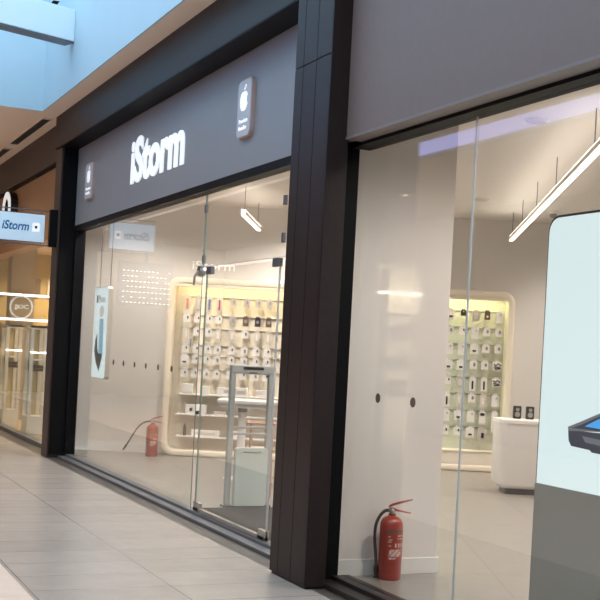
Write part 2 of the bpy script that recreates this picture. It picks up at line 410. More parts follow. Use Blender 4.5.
# ---------------------------------------------------------------- the big sign
t = thing('shop_sign', 'long grey sign band reading iStorm over the left windows', 'sign', (-.05, 11.5, 3.12))
MB().box(-.02, .05, -3.85, 3.965, 0, 1.03, .004).build('sign_panel', M['sign_grey'], t)
letters('iStorm', 1.88, .52, .012, M['letter'], (-.02, 1.33, .258), TO_MALL, t, bold=.032)
def apple(u, v, sz):
    # round fruit outline with a bite on the right, and a leaf
    P = []
    for k in range(48):
        a = 2 * PI * k / 48 + PI / 2
        r = .5 * (1 - .14 * max(0, math.cos(a - PI / 2)) ** 14 - .08 * max(0, math.cos(a + PI / 2)) ** 20)
        x, y = .92 * r * math.cos(a) * (1 + .08 * math.sin(a)), r * math.sin(a)
        dx, dy = x - .56, y - .06
        d = math.hypot(dx, dy)
        if d < .24 and d > 0: x, y = .56 + dx / d * .24, .06 + dy / d * .24
        P.append((u - x * sz, v + y * sz))
    leaf = []
    for k in range(13):
        a = PI * k / 12
        leaf.append((.0 + .12 * (1 - math.cos(a)) * .9 , .52 + .12 * (1 - math.cos(a)) + .07 * math.sin(a)))
    for k in range(1, 12):
        a = PI * (12 - k) / 12
        leaf.append((.0 + .12 * (1 - math.cos(a)) * .9 + .07 * math.sin(a), .52 + .12 * (1 - math.cos(a))))
    return P, [(u - x * sz, v + y * sz) for x, y in leaf]
def badge(y0, y1, z0, z1, label):
    w, h = y1 - y0, z1 - z0
    t = thing('wall_badge', label, 'badge', (-.07, y0, z0), 0, 'badges on the grey sign band')
    MB().prism(rrect(w, h, .06), fx, -.034, 0).build('badge_body', M['badge_side'], t, True)
    MB().prism(rrect(w - .02, h - .02, .05, x=.01, y=.01), fx, -.040, -.034).build('badge_face', M['badge'], t)
    P, Lf = apple(w * .5, h * .62, h * .36)
    MB().prism(P, fx, -.045, -.040).build('fruit_emblem', M['letter'], t)
    MB().prism(Lf, fx, -.045, -.040).build('leaf_emblem', M['letter'], t)
    text('caption', 'Premium', w * .60, h * .07, .003, M['letter'], (-.040, w * .80, h * .25), TO_MALL, t, bold=.01)
    text('caption', 'Reseller', w * .55, h * .07, .003, M['letter'], (-.040, w * .80, h * .13), TO_MALL, t, bold=.01)
badge(9.12, 9.44, 3.40, 3.90, 'silver badge with apple emblem at the right end of the sign')
badge(14.48, 14.86, 3.40, 3.86, 'silver badge with apple emblem at the left end of the sign')

# blade sign on the far jamb
t = thing('blade_sign', 'pale blue hanging sign with blue iStorm writing at the left edge', 'sign', (-.245, 15.62, 2.82))
MB().box(-.135, -.035, -.04, .04, 0, .50).build('mounting_plate', M['black'], t)
MB().box(-.85, -.20, -.03, .03, .04, .425, .004).build('sign_box', M['steel_dark'], t)
MB().box(-.84, -.205, -.036, -.03, .05, .415).build('sign_face', M['blade'], t)
for z in (.012, .475): MB().tube([(-.85, 0, z), (-.12, 0, z)], .008).build('support_rod', M['steel_dark'], t, True)
for x in (-.82, -.24): MB().tube([(x, 0, .012), (x, 0, .475)], .005).build('hanger', M['steel_dark'], t, True)
letters('iStorm', .355, .12, .004, M['blade_text'], (-.765, -.036, .188), TO_CAM_Y, t, bold=.022, shear=.2)
MB().prism(rrect(.095, .115, .02, x=-.365, y=.185), fy, -.040, -.036).build('emblem_plate', M['letter'], t)
MB().prism([(-.318 + .02 * math.cos(k * PI / 6), .245 + .022 * math.sin(k * PI / 6)) for k in range(12)], fy, -.044, -.040).build('emblem_dot', M['ink'], t)

# ---------------------------------------------------------------- neighbouring shop at far left
NX = -.19
struct(MB().box(NX, .1, 15.87, 33, 4.07, SO).build('wall_neighbour_top', M['brown_dark']), 'dark brown beam over the neighbouring shop', 'fascia')
struct(MB().box(NX + .04, .1, 15.87, 33, 4.03, 4.07).build('trim_11', M['black']), 'black shadow gap under the dark brown beam', 'trim')
struct(MB().box(-.13, .1, 15.87, 33, 3.02, 4.03).build('wall_neighbour_sign', M['orange_panel']), 'orange brown sign wall of the neighbouring shop', 'fascia')
b = MB()
P = []
loops = []
for (k0, sc_) in ((0, 1.0), (1, .62)):
    pass
def oring(ro_u, ro_v, ri_u, ri_v, x0, x1, m, name, parent, n=28):
    c = lambda a, ru, rv, x: (x, ru * math.cos(a), rv * math.sin(a))
    A = [2 * PI * k / n for k in range(n)]
    return MB().ring([[c(a, ro_u, ro_v, x0) for a in A], [c(a, ro_u, ro_v, x1) for a in A], [c(a, ri_u, ri_v, x1) for a in A], [c(a, ri_u, ri_v, x0) for a in A]]).build(name, m, parent, True)
t = thing('sign_letter', 'white letter O with black edge on the orange brown wall', 'sign letter', (-.13, 19.66, 3.70))
oring(.36, .29, .20, .18, -.12, 0, M['ink'], 'letter_side', t)
oring(.36, .29, .20, .18, -.135, -.12, M['letter'], 'letter_face', t)
p = pane('window_6', 15.87, 33, .06, 3.02, 'glass front of the neighbouring shop', x=.0)
struct(MB().box(-.08, .05, 15.87, 33, 0, .06).build('trim_12', M['sill']), 'metal sill under the neighbouring shop glass', 'sill')
# its interior
slab('floor_neighbour', 0, 6, 17.3, 33, -.1, 0, M['tan'], 'pale floor inside the neighbouring shop', 'floor')
slab('ceiling_neighbour', .1, 6, 17.3, 33, 3.3, 3.4, M['soffit'], 'ceiling inside the neighbouring shop', 'ceiling')
slab('wall_neighbour_back', 0.05, 6, 24.0, 24.2, 0, 3.3, M['gold'], 'golden rear wall inside the neighbouring shop', 'wall')
slab('wall_neighbour_right', 6, 6.2, 17.3, 24.2, 0, 3.3, M['gold'], 'right wall inside the neighbouring shop', 'wall')
slab('wall_neighbour_pier', .40, .86, 22.5, 22.9, 0, 3.3, M['tan'], 'tan pier carrying the round sign', 'pier')
t = thing('round_sign', 'round white ring sign with letters on the tan pier', 'sign', (.61, 22.50, 2.16))
A = [2 * PI * k / 32 for k in range(32)]
MB().ring([[(r_ * math.cos(a), y, r_ * math.sin(a)) for a in A] for r_, y in ((.225, 0), (.225, -.03), (.195, -.03), (.195, 0))]).build('ring', M['lamp_white'] if False else M['letter'], t, True)
text('lettering', 'JJOC', .27, .10, .02, M['letter'], (-.135, 0, -.05), TO_CAM_Y, t, bold=.015)
for z, lab in ((2.37, 'top pinkish white light line in the neighbouring shop'), (1.90, 'lower pinkish white light line in the neighbouring shop')):
    t = thing('shelf_light', lab, 'light line', (.10, 22.3, z), 0, 'light lines in the neighbouring shop')
    MB().box(0, 2.2, 0, .03, 0, .035).build('diffuser', M['led_pink'], t)
    MB().box(0, 2.2, .03, .06, -.01, .045).build('housing', M['window_white'], t)
def cabinet(x0, x1, y, h, label):
    w = x1 - x0
    t = thing('display_cabinet', label, 'cabinet', (x0, y, 0), 0, 'white cabinets in the neighbouring shop')
    MB().box(0, w, 0, .45, .0, .30, .005).build('base', M['window_white'], t)
    b = MB()
    for x in (0, w - .055): b.box(x, x + .055, 0, .045, .30, h); b.box(x, x + .055, .405, .45, .30, h)
    b.box(0, w, 0, .045, h, h + .06); b.box(0, w, 0, .45, h + .02, h + .06)
    b.build('frame', M['window_white'], t)
    for z in (.55 * h + .12, .62 * h + .14): MB().box(.055, w - .055, .0, .43, z, z + .025).build('shelf', M['window_white'], t)
    MB().box(0, w, -.03, -.001, 1.335, 1.36).build('reflection_bar', M['led_pink'], t)  # painted reflection: glowing bar set across the cabinet front
    MB().box(.055, w - .055, .43, .44, .30, h).build('back_panel', M['gold'], t)
    MB().box(.055, w - .055, .0, .44, .37 * h + .40, .37 * h + .50).build('goods', M['ink'], t)
cabinet(.04, .32, 20.7, 1.74, 'white framed display cabinet left in the neighbouring shop')
cabinet(.15, .43, 19.1, 1.73, 'white framed display cabinet next to the far jamb')
for k in range(6):
    o = MB().box(0, .5, 0, .05, 0, .34).build('wall_picture', M[('brown_card', 'tan', 'orange_panel', 'gold', 'brown_card', 'window_white')[k]])
    o.location = (.1 + (k % 3) * .65, 23.9, 2.45 if k > 2 else 1.5)
    tag(o, ('dark', 'tan', 'orange brown', 'golden', 'brown upper', 'pale upper')[k] + ' panel on the golden rear wall of the neighbouring shop', 'wall panel', 'wall panels in the neighbouring shop')

# ================================================================= THE SHOP INTERIOR
b = MB(); b.prism([(0, -3), (9.5, -3), (9.5, 14.0), (-.05 + .05, 16.75 + .0)], fz, -.1, 0)
struct(b.build('floor_shop', M['floor_shop']), 'grey tiled floor inside the shop', 'floor')
b = MB(); b.prism([(.05, -3), (9.5, -3), (9.5, 14.0), (.05, 16.75)], fz, CE, CE + .15)
struct(b.build('ceiling_shop', M['ceiling']), 'white ceiling inside the shop', 'ceiling')
slab('wall_front_head', .05, .12, -3, 16.7, 3.10, CE, M['white'], 'white head wall above the glass inside the shop', 'wall')
WD = 16.92
b = MB().box(-3.62, 7.5, 0, .12, 0, CE)
struct(b.build('wall_back', M['white'], loc=W(0, WD), rotz=AL), 'white oblique rear wall carrying the product displays', 'wall')
slab('wall_right', 9.5, 9.6, -3, 14.2, 0, CE, M['white'], 'white side wall deep inside the shop', 'wall')
slab('wall_near', .05, 9.5, -3.1, -3, 0, CE, M['white'], 'white near end wall inside the shop', 'wall')
for n_, s0, s1, lab in (('left', -3.5, -1.96, 'left of the lit displays'), ('middle', .44, 1.40, 'between the lit displays'), ('right', 3.08, 7.0, 'right of the lit displays')):
    struct(MB().box(s0, s1, -.015, 0, 0, .13).build('baseboard_' + n_, M['skirting'], loc=W(0, WD), rotz=AL), 'white skirting of the rear wall ' + lab, 'skirting')
for s in (-2.52, -2.03):
    pass
b = MB().box(.07, .90, 7.43, 7.95, 0, CE)
struct(b.build('wall_pier', M['white_gloss']), 'white pier wall behind the red extinguisher', 'wall')
b = MB().box(.07, .915, 7.415, 7.43, 0, .12, .003).box(.90, .915, 7.43, 7.95, 0, .12)
struct(b.build('baseboard_pier', M['skirting']), 'white skirting round the pier wall', 'skirting')
o = MB().box(.08, 1.4, 8.65, 10.75, 0, .012, .003).build('door_mat', M['mat']); tag(o, 'dark speckled mat inside the shop doors', 'mat')

# ---------------------------------------------------------------- product displays
def display(s0, s1, h, rails, shelves, ledge, top_led, side_tint, label, hooks):
    w = s1 - s0
    t = thing('product_display', label, 'display unit', W(s0, 16.65), AL, 'lit product displays on the rear wall')
    prof = [(0, .27), (0, .025), (.008, .008), (.025, 0), (.075, 0), (.092, .008), (.10, .025), (.10, .27)]
    loops = []
    for ins, y in prof:
        loops.append([(u, y, v) for u, v in rrect(w - 2 * ins, h - 2 * ins, .17 - ins * .75, 8, ins, ins)])
    MB().ring(loops).build('frame', M['cream'], t, True)
    MB().prism(rrect(w - .16, h - .16, .09, 8, .08, .08), fy, .24, .265).build('back_panel', M['green_panel' if ledge else 'cream_panel'], t)
    MB().box(.09, w - .09, .0, .018, h - .135, h - .095, .004).build('valance', M['cream'], t)
    MB().box(.16, w - .16, .03, .06, h - .122, h - .105).build('light_strip', top_led, t)
    if side_tint: MB().box(.11, .13, .03, .06, .35, h - .3).build('light_strip', side_tint, t)  # unseen strip added to tint the display greenish
    for z, a, c in rails:
        rl = MB().box(a - s0, c - s0, .222, .24, z - .010, z + .010, .003).build('rail', M['chrome'], t)
        for s in hooks:
            if a < s < c: MB().tube([(s - s0, .23, z + .006), (s - s0, .055, z + .006), (s - s0, .045, z + .02)], .0045, 6).build('hook', M['chrome'], rl, True)
    for z, a, c in shelves:
        MB().box(a - s0, c - s0, -.03 if not ledge else 0.0, .24, z - .02, z, .003).build('shelf', M['card'], t)
    if ledge:
        MB().box(.10, w - .10, .012, .24, .10, ledge - .02).build('base_box', M['cream_panel'], t)
        MB().box(.10, w - .10, .0, .24, ledge - .02, ledge, .003).build('ledge', M['cream'], t)
    return t
LC = [-1.655, -1.50, -1.339, -1.194, -.992, -.804, -.631, -.472, -.30, -.12]
LR = [2.31, 2.04, 1.85, 1.604, 1.455, 1.25]
display(-1.94, .42, 2.575, [(z, -1.74, .2) for z in LR], [(.905, -1.72, .3), (.615, -1.74, .3), (.30, -1.72, .3)], 0, M['led_warm'], None, 'tall cream framed display lit yellow behind the left glass', LC)
RC = [2.147, 2.325, 2.507, 2.672, 2.85]
RR = [2.31 - .241 * k for k in range(8)]
display(1.42, 3.055, 2.60, [(z, 2.03, 2.93) for z in RR], [], .30, M['led_green'], M['side_tint_glow'], 'cream framed display with greenish light seen through the right window', RC)

# packs hung on the hooks. One prototype per kind, then copies.
protos = {}
def pack(kind):
    if kind in protos: return protos[kind]
    w, h, d, cm, pw, ph, px, pz, pm = {
        # card width, height, thickness, card, product w, h, offset x, z from the top, product
        'white_blob': (.115, .15, .018, 'card', .05, .025, .0, -.105, 'ink'),
        'white_small': (.10, .125, .018, 'card', .03, .045, .012, -.06, 'grey_plastic'),
        'white_tag': (.10, .12, .018, 'card', .018, .035, .016, -.05, 'ink'),
        'white_plain': (.105, .17, .02, 'card', .025, .03, .015, -.05, 'card_grey'),
        'white_long': (.085, .20, .018, 'card', .022, .12, .0, -.115, 'ink'),
        'white_box': (.085, .30, .03, 'card', .022, .20, .016, -.165, 'grey_plastic'),
        'black_cables': (.12, .13, .014, 'card', .10, .09, .0, -.07, 'ink'),
        'black_small': (.075, .09, .014, 'ink', .02, .02, .0, -.03, 'card_grey'),
        'brown_dot': (.08, .13, .018, 'brown_card', .024, .03, .0, -.085, 'card'),
        'grey_clear': (.10, .16, .02, 'card_grey', .06, .09, .0, -.085, 'card_clear'),
        'grey_box': (.095, .17, .03, 'card_grey', .04, .075, .015, -.11, 'ink'),
        'half_black': (.085, .18, .02, 'card', .06, .04, .0, -.05, 'ink'),
        'tall_orange': (.085, .225, .016, 'card_clear', .03, .15, .0, -.12, 'orange'),
        'tall_grey': (.085, .225, .016, 'card_grey', .03, .15, .0, -.12, 'card_clear'),
        'tall_blue': (.085, .225, .016, 'card_clear', .03, .15, .0, -.12, 'blue_dull'),
        'tall_red': (.095, .225, .016, 'card_clear', .022, .15, .0, -.12, 'red_dull'),
        'small_grey': (.085, .125, .016, 'card_grey', .025, .05, .01, -.06, 'grey_plastic'),
        'brown_full': (.085, .135, .016, 'brown_card', .04, .04, .0, -.07, 'grey_plastic'),
        'black_full': (.085, .135, .016, 'navy', .04, .04, .0, -.07, 'grey_plastic'),
        'pale_tall': (.075, .19, .016, 'card_clear', .03, .10, .0, -.10, 'card'),
        'slim_blue': (.045, .16, .014, 'card_clear', .022, .11, .0, -.09, 'blue_dull')}[kind]
    t = thing('accessory_pack', 'pack', 'accessory pack', (0, 0, -50), AL)
    top = .022
    # card with a raised hanging tab
    out = [(-w / 2, top - h), (w / 2, top - h), (w / 2, top - .012), (.028, top - .008), (.02, top + .012), (-.02, top + .012), (-.028, top - .008), (-w / 2, top - .012)]
    MB().prism(out, fy, -d / 2, d / 2).build('card', M[cm], t)
    zc = top + pz
    if kind == 'black_cables':
        MB().tube([(-.05, -d / 2 - .006, zc + .035), (-.02, -d / 2 - .008, zc + .01), (.01, -d / 2 - .006, zc + .04), (.05, -d / 2 - .008, zc + .02), (.03, -d / 2 - .010, zc - .02), (-.045, -d / 2 - .008, zc - .005), (-.03, -d / 2 - .006, zc - .04), (.05, -d / 2 - .008, zc - .03)], .009, 6).build('product', M[pm], t, True)
    else:
        MB().prism(rrect(pw, ph, min(pw, ph) * .3, 4, px - pw / 2, zc - ph / 2), fy, -d / 2 - .01, -d / 2).build('product', M[pm], t)
    protos[kind] = t
    return t
words = {'white_blob': 'white card with a small dark blob', 'white_small': 'white card with a grey item', 'white_tag': 'small white card with a dark speck',
 'white_plain': 'plain white card pack', 'white_long': 'long white card with a dark stick', 'white_box': 'tall white box with a grey stripe', 'black_cables': 'white card of tangled black leads',
 'black_small': 'small black pack', 'brown_dot': 'brown pack with a white dot', 'grey_clear': 'grey see-through pack', 'grey_box': 'grey box with a dark window', 'half_black': 'white pack with a black band',
 'tall_orange': 'tall clear pack with orange strip', 'tall_grey': 'tall greyish pack', 'tall_blue': 'tall clear pack with slate blue strip', 'tall_red': 'tall clear pack with red strip',
 'small_grey': 'small pale grey pack', 'brown_full': 'dark brown pack', 'black_full': 'black pack', 'pale_tall': 'pale translucent pack', 'slim_blue': 'slim blue stick pack'}
ordn = ['first', 'second', 'third', 'fourth', 'fifth', 'sixth', 'seventh', 'eighth']
used = set()
def hang(kind, s, z, label, group, w_=16.65 + .075):
    p = pack(kind); loc = W(s, w_, z - .012)
    if kind not in used:
        used.add(kind); p.location = loc; p['label'] = label; p['group'] = group
    else: dup(p, loc, label, group)
RIGHT = [
 ['white_blob', 'black_small', 'grey_clear', 'brown_dot', 'white_plain'],
 ['white_small', 'white_tag', 'white_plain', 'white_small', 'white_small'],
 ['white_plain', 'white_plain', 'white_blob', 'white_small', 'white_small'],
 ['white_blob', 'white_blob', 'white_small', 'white_small', 'black_cables'],
 ['white_tag', 'grey_clear', 'white_long', 'white_long', 'black_cables'],
 ['white_long', 'pale_tall', 'white_small', 'pale_tall', 'white_plain'],
 ['white_plain', 'white_blob', 'white_plain', 'half_black', 'white_box'],
 ['white_tag', 'white_tag', 'white_blob', 'grey_box', None]]
for r_, row in enumerate(RIGHT):
    for c_, k in enumerate(row):
        if k: hang(k, RC[c_], RR[r_], '%s, %s from left, %s rail, right display' % (words[k], ordn[c_], 'lowest' if r_ == 7 else ('top' if r_ == 0 else ordn[r_])), 'packs on the right display')
LEFT = [
 ['tall_orange', 'tall_grey', 'tall_blue', 'tall_red', 'small_grey', 'small_grey', 'small_grey', 'small_grey'],
 ['white_tag', 'white_tag', 'white_tag', 'white_tag', 'small_grey', 'brown_full', 'black_full', 'brown_full'],
 ['pale_tall', 'white_tag', 'white_tag', 'pale_tall', 'pale_tall', 'white_small', 'pale_tall', 'pale_tall'],
 ['white_tag', 'white_tag', 'white_tag', 'white_small', 'white_tag', 'white_small', 'white_tag', 'white_tag'],
 ['white_blob', 'white_tag', 'white_tag', 'white_small', 'white_tag', 'white_small', 'white_tag', 'white_tag'],
 ['white_tag', 'white_tag', 'white_small', 'white_tag', 'white_tag', 'white_tag', 'white_small', 'white_tag']]
for r_, row in enumerate(LEFT):
    for c_, k in enumerate(row):
        hang(k, LC[c_], LR[r_], '%s, %s from left, %s rail, left display' % (words[k], ordn[c_], 'lowest' if r_ == 5 else ('top' if r_ == 0 else ordn[r_])), 'packs on the left display')
# boxes on the left display's shelves
def sbox(s, w, z, h, m, label, d=.10, mark=None, cat='box'):
    t = thing('retail_box', label, cat, W(s, 16.69, z), AL, 'boxes on the left display shelves')
    MB().box(0, w, -d / 2, d / 2, 0, h, .004).build('carton', M[m], t)
    if mark: MB().box(mark[0], mark[1], -d / 2 - .003, -d / 2, mark[2], mark[3]).build('printed_mark', M[mark[4]], t)
sbox(-1.66, .15, .905, .14, 'card', 'square white box at the left end of the upper shelf', mark=(.01, .14, .012, .03, 'card_clear'))
sbox(-1.40, .13, .905, .12, 'card', 'white box second from left on the upper shelf')
sbox(-1.16, .19, .905, .11, 'card', 'wide white box in the middle of the upper shelf', mark=(.1, .17, .04, .08, 'card_grey'))
sbox(-.92, .20, .905, .12, 'card', 'white box with a grey mark seen through the gate frame', mark=(.04, .17, .03, .08, 'card_grey'))
sbox(-.60, .16, .905, .10, 'card', 'white box at the right end of the upper shelf')
sbox(-1.60, .30, .615, .14, 'card', 'wide white box with a dark dot on the middle shelf', mark=(.06, .10, .045, .09, 'ink'))
sbox(-1.20, .18, .615, .05, 'card_clear', 'low pale box on the middle shelf')
sbox(-1.50, .40, .30, .09, 'card', 'long flat white box on the lowest shelf', mark=(.06, .34, .03, .06, 'card_clear'))
sbox(-.95, .22, .30, .10, 'card', 'white box behind the grey gate on the lowest shelf')
o = MB().lathe([(.001, 0), (.022, 0), (.022, .12), (.012, .14), (.012, .17), (.001, .17)], 12).build('small_bottle', M['ink'], smooth=True); o.location = W(-1.60, 16.69, .30); tag(o, 'small dark bottle at the left of the lowest shelf', 'bottle')
o = MB().lathe([(.001, 0), (.028, 0), (.03, .03), (.03, .05), (.001, .055)], 12).build('small_speaker', M['ink'], smooth=True); o.location = W(-1.43, 16.64, .615); tag(o, 'small dark round gadget on the middle shelf', 'gadget')
hang('slim_blue', -1.58, 1.72, 'slim blue stick pack between the third and fourth rails of the left display', 'packs on the left display', 16.65 + .075)

t = thing('lit_shelf_unit', 'lit shelf unit at the near end mirrored in the glossy pier wall', 'shelf unit', (5.86, -3, 0))
MB().box(0, .72, 0, .04, 0, 3.2).build('back_panel', M['backdrop_glow'], t)  # panel glows by itself so its mirror image shows on the pier
for z in (.1, .9, 1.35, 1.85, 2.3): MB().box(0, .72, .04, .30, z, z + .04).build('shelf', M['window_white'], t)
for x in (0, .68): MB().box(x, x + .04, .0, .30, 0, 3.1).build('side', M['window_white'], t)
MB().box(0, .72, .0, .32, 2.66, 2.72).build('light_strip', M['led'], t)
for x, z, w_, h_ in ((.08, 1.89, .2, .22), (.36, 1.89, .24, .28), (.1, 1.39, .3, .2), (.45, 1.39, .15, .3), (.1, .94, .45, .25)):
    MB().box(x, x + w_, .1, .24, z, z + h_).build('goods', M['tan'], t)

# white shop letters over the left display
t = thing('wall_lettering', 'white raised letters on the wall above the left display', 'sign', W(-1.63, WD, 2.71), AL)
letters('iStorm', .62, .125, .02, M['letter_glow'], (0, 0, 0), TO_CAM_Y, t)

# ---------------------------------------------------------------- lit picture hung in the left window
t = thing('hanging_lightbox', 'tall lit picture with a blue and dark motif hung inside the left glass', 'lightbox', (.30, 14.93, 1.09))
MB().prism(rrect(.70, 1.23, .06), fx, 0, .06).build('box', M['card_clear'], t, True)
MB().prism(rrect(.68, 1.21, .05, x=.01, y=.01), fx, -.006, 0).build('picture_face', M['lightbox'], t)
MB().prism([(.36, .80), (.18, .80), (.14, .33), (.34, .33)], fx, -.010, -.006).build('blue_motif', M['pic_blue'], t)
MB().prism([(.44, .60), (.53, .52), (.56, .36), (.44, .20), (.28, .10), (.20, .22), (.14, .33), (.36, .34), (.42, .44)], fx, -.012, -.0102).build('dark_motif', M['pic_dark'], t)
MB().prism([(.28 + .10 * math.cos(k * PI / 8), .90 + .08 * math.sin(k * PI / 8)) for k in range(16)], fx, -.010, -.006).build('pale_motif', M['pic_pink'], t)
MB().box(-.010, -.006, .52, .57, 1.02, 1.12).build('dark_mark', M['pic_dark'], t)
text('caption', 'iPhone', .36, .10, .003, M['pic_grey'], (-.006, .50, 1.02), TO_MALL, t)
for y in (.08, .62): MB().tube([(.04, y, 1.23), (.04, y, CE - 1.09)], .006, 6).build('wire', M['steel_dark'], t)

# ---------------------------------------------------------------- big screen in the right window
t = thing('display_screen', 'big pale blue lit screen with a dark handset picture at the right', 'screen', (.60, 4.14, 0))
def rtop(w, z0, z1, r, ins=0.0):
    P = [(ins, z0), (w - ins, z0)]
    for k in range(9):
        a = PI / 2 * k / 8; P.append((w - ins - r + r * math.cos(a), z1 - ins - r + r * math.sin(a)))
    for k in range(9):
        a = PI / 2 + PI / 2 * k / 8; P.append((ins + r + r * math.cos(a), z1 - ins - r + r * math.sin(a)))
    return P
MB().prism(rtop(1.70, 0, 2.50, .10), fx, 0, .14).build('housing', M['screen_edge'], t, True)
MB().prism(rtop(1.70, .875, 2.50, .09, .016), fx, -.006, 0).build('lit_face', M['screen'], t)
MB().box(-.006, 0, .0, 1.70, .0, .873).build('base_panel', M['screen_low'], t)
Y0 = 4.14
hp = lambda L: [(y - Y0, z) for y, z in L]
# handset lying tilted, wide body running right out of the picture
MB().prism(hp([(5.534, 1.222), (5.525, 1.16), (5.50, 1.13), (5.33, 1.122), (5.31, 1.110), (5.24, 1.108), (4.75, 1.09), (4.55, 1.10), (4.50, 1.13), (4.50, 1.19), (4.80, 1.235), (5.25, 1.225)]), fx, -.012, -.006).build('handset_body', M['handset'], t)
MB().prism(hp([(5.538, 1.238), (5.53, 1.216), (5.25, 1.232), (4.80, 1.24), (4.50, 1.19), (4.55, 1.22), (4.95, 1.42), (5.0, 1.425), (5.26, 1.335), (5.45, 1.268)]), fx, -.013, -.0062).build('handset_lid', M['handset_edge'], t)
MB().prism(hp([(5.50, 1.236), (5.25, 1.235), (4.80, 1.243), (4.60, 1.215), (4.97, 1.405), (5.26, 1.318), (5.42, 1.258)]), fx, -.015, -.0132).build('handset_bezel', M['handset'], t)
MB().prism(hp([(5.378, 1.254), (5.26, 1.25), (4.85, 1.26), (4.72, 1.255), (4.97, 1.385), (5.261, 1.303)]), fx, -.017, -.0152).build('handset_glass', M['handset_blue'], t)
MB().prism(hp([(5.40, 1.196), (5.37, 1.163), (5.25, 1.155), (4.9, 1.145), (4.9, 1.18), (5.25, 1.188)]), fx, -.014, -.0122).build('handset_key', M['handset_edge'], t)

# ---------------------------------------------------------------- pendant light bars
def pendant(s0, w0, s1, w1, label, wires):
    a = Vector(W(s0, w0, 3.27)); c = Vector(W(s1, w1, 3.27)); d = c - a; L = d.length
    t = thing('pendant_light', label, 'ceiling lamp', a, math.atan2(d.y, d.x), 'pendant light bars in the shop')
    MB().box(0, L, -.026, .026, .010, .065, .004).build('housing', M['card'], t)
    MB().box(.01, L - .01, -.024, .024, 0, .010).build('diffuser', M['led'], t)
    MB().box(.01, L - .01, -.022, .022, .065, .07).build('added_uplight', M['uplight_fill'], t)  # top glow added to brighten the ceiling
    for f in wires: MB().tube([(L * f, 0, .06), (L * f, 0, CE - 3.27)], .0045, 6).build('wire', M['steel_dark'], t)
def sw(p): v = Vector((p[0], p[1], 0)) - Vector((CAM.x, CAM.y, 0)); return v.dot(RT), v.dot(FW)
a = sw((5.523, 13.424)); c = sw((1.93, 7.01)); pendant(*a, *c, 'long bright bar lamp hanging diagonally at the upper right', (.02, .19, .40, .62, .93))
a = sw((1.618, 13.616)); c = sw((2.515, 15.269)); pendant(*a, *c, 'short bright bar lamp hanging behind the left glass', (.08, .9))
a = sw((7.2, 9.8)); c = sw((5.0, 5.87)); pendant(*a, *c, 'added unseen bar lamp behind the big screen', (.1, .9))  # bar out of view, added for the light it gives

# discs and downlights in the shop ceiling
def downlight(x, y, label, r=.045, lamp=0):
    t = thing('downlight', label, 'ceiling lamp', (x, y, CE), 0, 'small round ceiling lamps in the shop')
    MB().lathe([(r + .012, 0), (r + .012, -.008), (r, -.012), (r, -.001), (r + .012, 0)][:4], 16).build('trim_ring', M['skirting'], t, True)
    MB().lathe([(.001, -.013), (r - .004, -.013), (r - .004, -.014), (.001, -.014)], 16).build('lens', M['down'], t)
    if lamp:
        ld = bpy.data.lights.new('downlight_beam', 'SPOT'); ld.energy = lamp; ld.color = (1, .90, .83); ld.spot_size = math.radians(150); ld.spot_blend = .6; ld.shadow_soft_size = .06
        lo = bpy.data.objects.new('downlight_beam', ld); COL.objects.link(lo); lo.location = (0, 0, -.05); lo.parent = t
LAMP = 215  # mostly unseen downlights, added for strong even light indoors
for x, y, lab in ((3.0, 14.4, 'small round ceiling lamp above the left display'), (1.3, 13.4, 'small round ceiling lamp left of the short bar lamp'), (1.2, 9.6, 'added ceiling lamp over the entrance mat'), (1.6, 8.6, 'added unseen ceiling lamp beyond the pier wall'),
                  (5.0, 10.6, 'added ceiling lamp over the white counter'), (3.0, 6.0, 'added ceiling lamp behind the big screen'), (6.2, 7.2, 'added ceiling lamp deep behind the big screen'), (1.0, 5.6, 'added ceiling lamp in front of the pier wall'), (.6, 15.2, 'added ceiling lamp over the hung lit picture'), (7.0, 12.2, 'added ceiling lamp in the far right of the shop'), (3.5, 2.0, 'added ceiling lamp at the near end of the shop')):
    downlight(x, y, lab, lamp=LAMP)
def disc(x, y, r, label):
    t = thing('ceiling_speaker', label, 'ceiling speaker', (x, y, CE), 0, 'flat round ceiling speakers')
    MB().lathe([(r, 0), (r, -.012), (r * .93, -.02), (r * .9, -.014), (.001, -.014)], 28).build('rim', M['skirting'], t, True)
    MB().lathe([(.001, -.015), (r * .86, -.015), (r * .86, -.018), (.001, -.018)], 28).build('grille', M['card_grey'], t)
disc(2.087, 8.133, .10, 'flat round ceiling speaker near the top right of the window')
disc(4.417, 12.523, .11, 'flat round ceiling speaker beside the glass joint')
t = thing('ceiling_camera', 'small dome camera on the ceiling beside the big screen', 'camera', (5.75, 12.8, CE))
MB().lathe([(.07, 0), (.07, -.03), (.06, -.04), (.001, -.04)], 16).build('base', M['skirting'], t, True)
MB().lathe([(.05, -.04), (.048, -.07), (.03, -.09), (.001, -.10)], 16).build('dome', M['grey_plastic'], t, True)

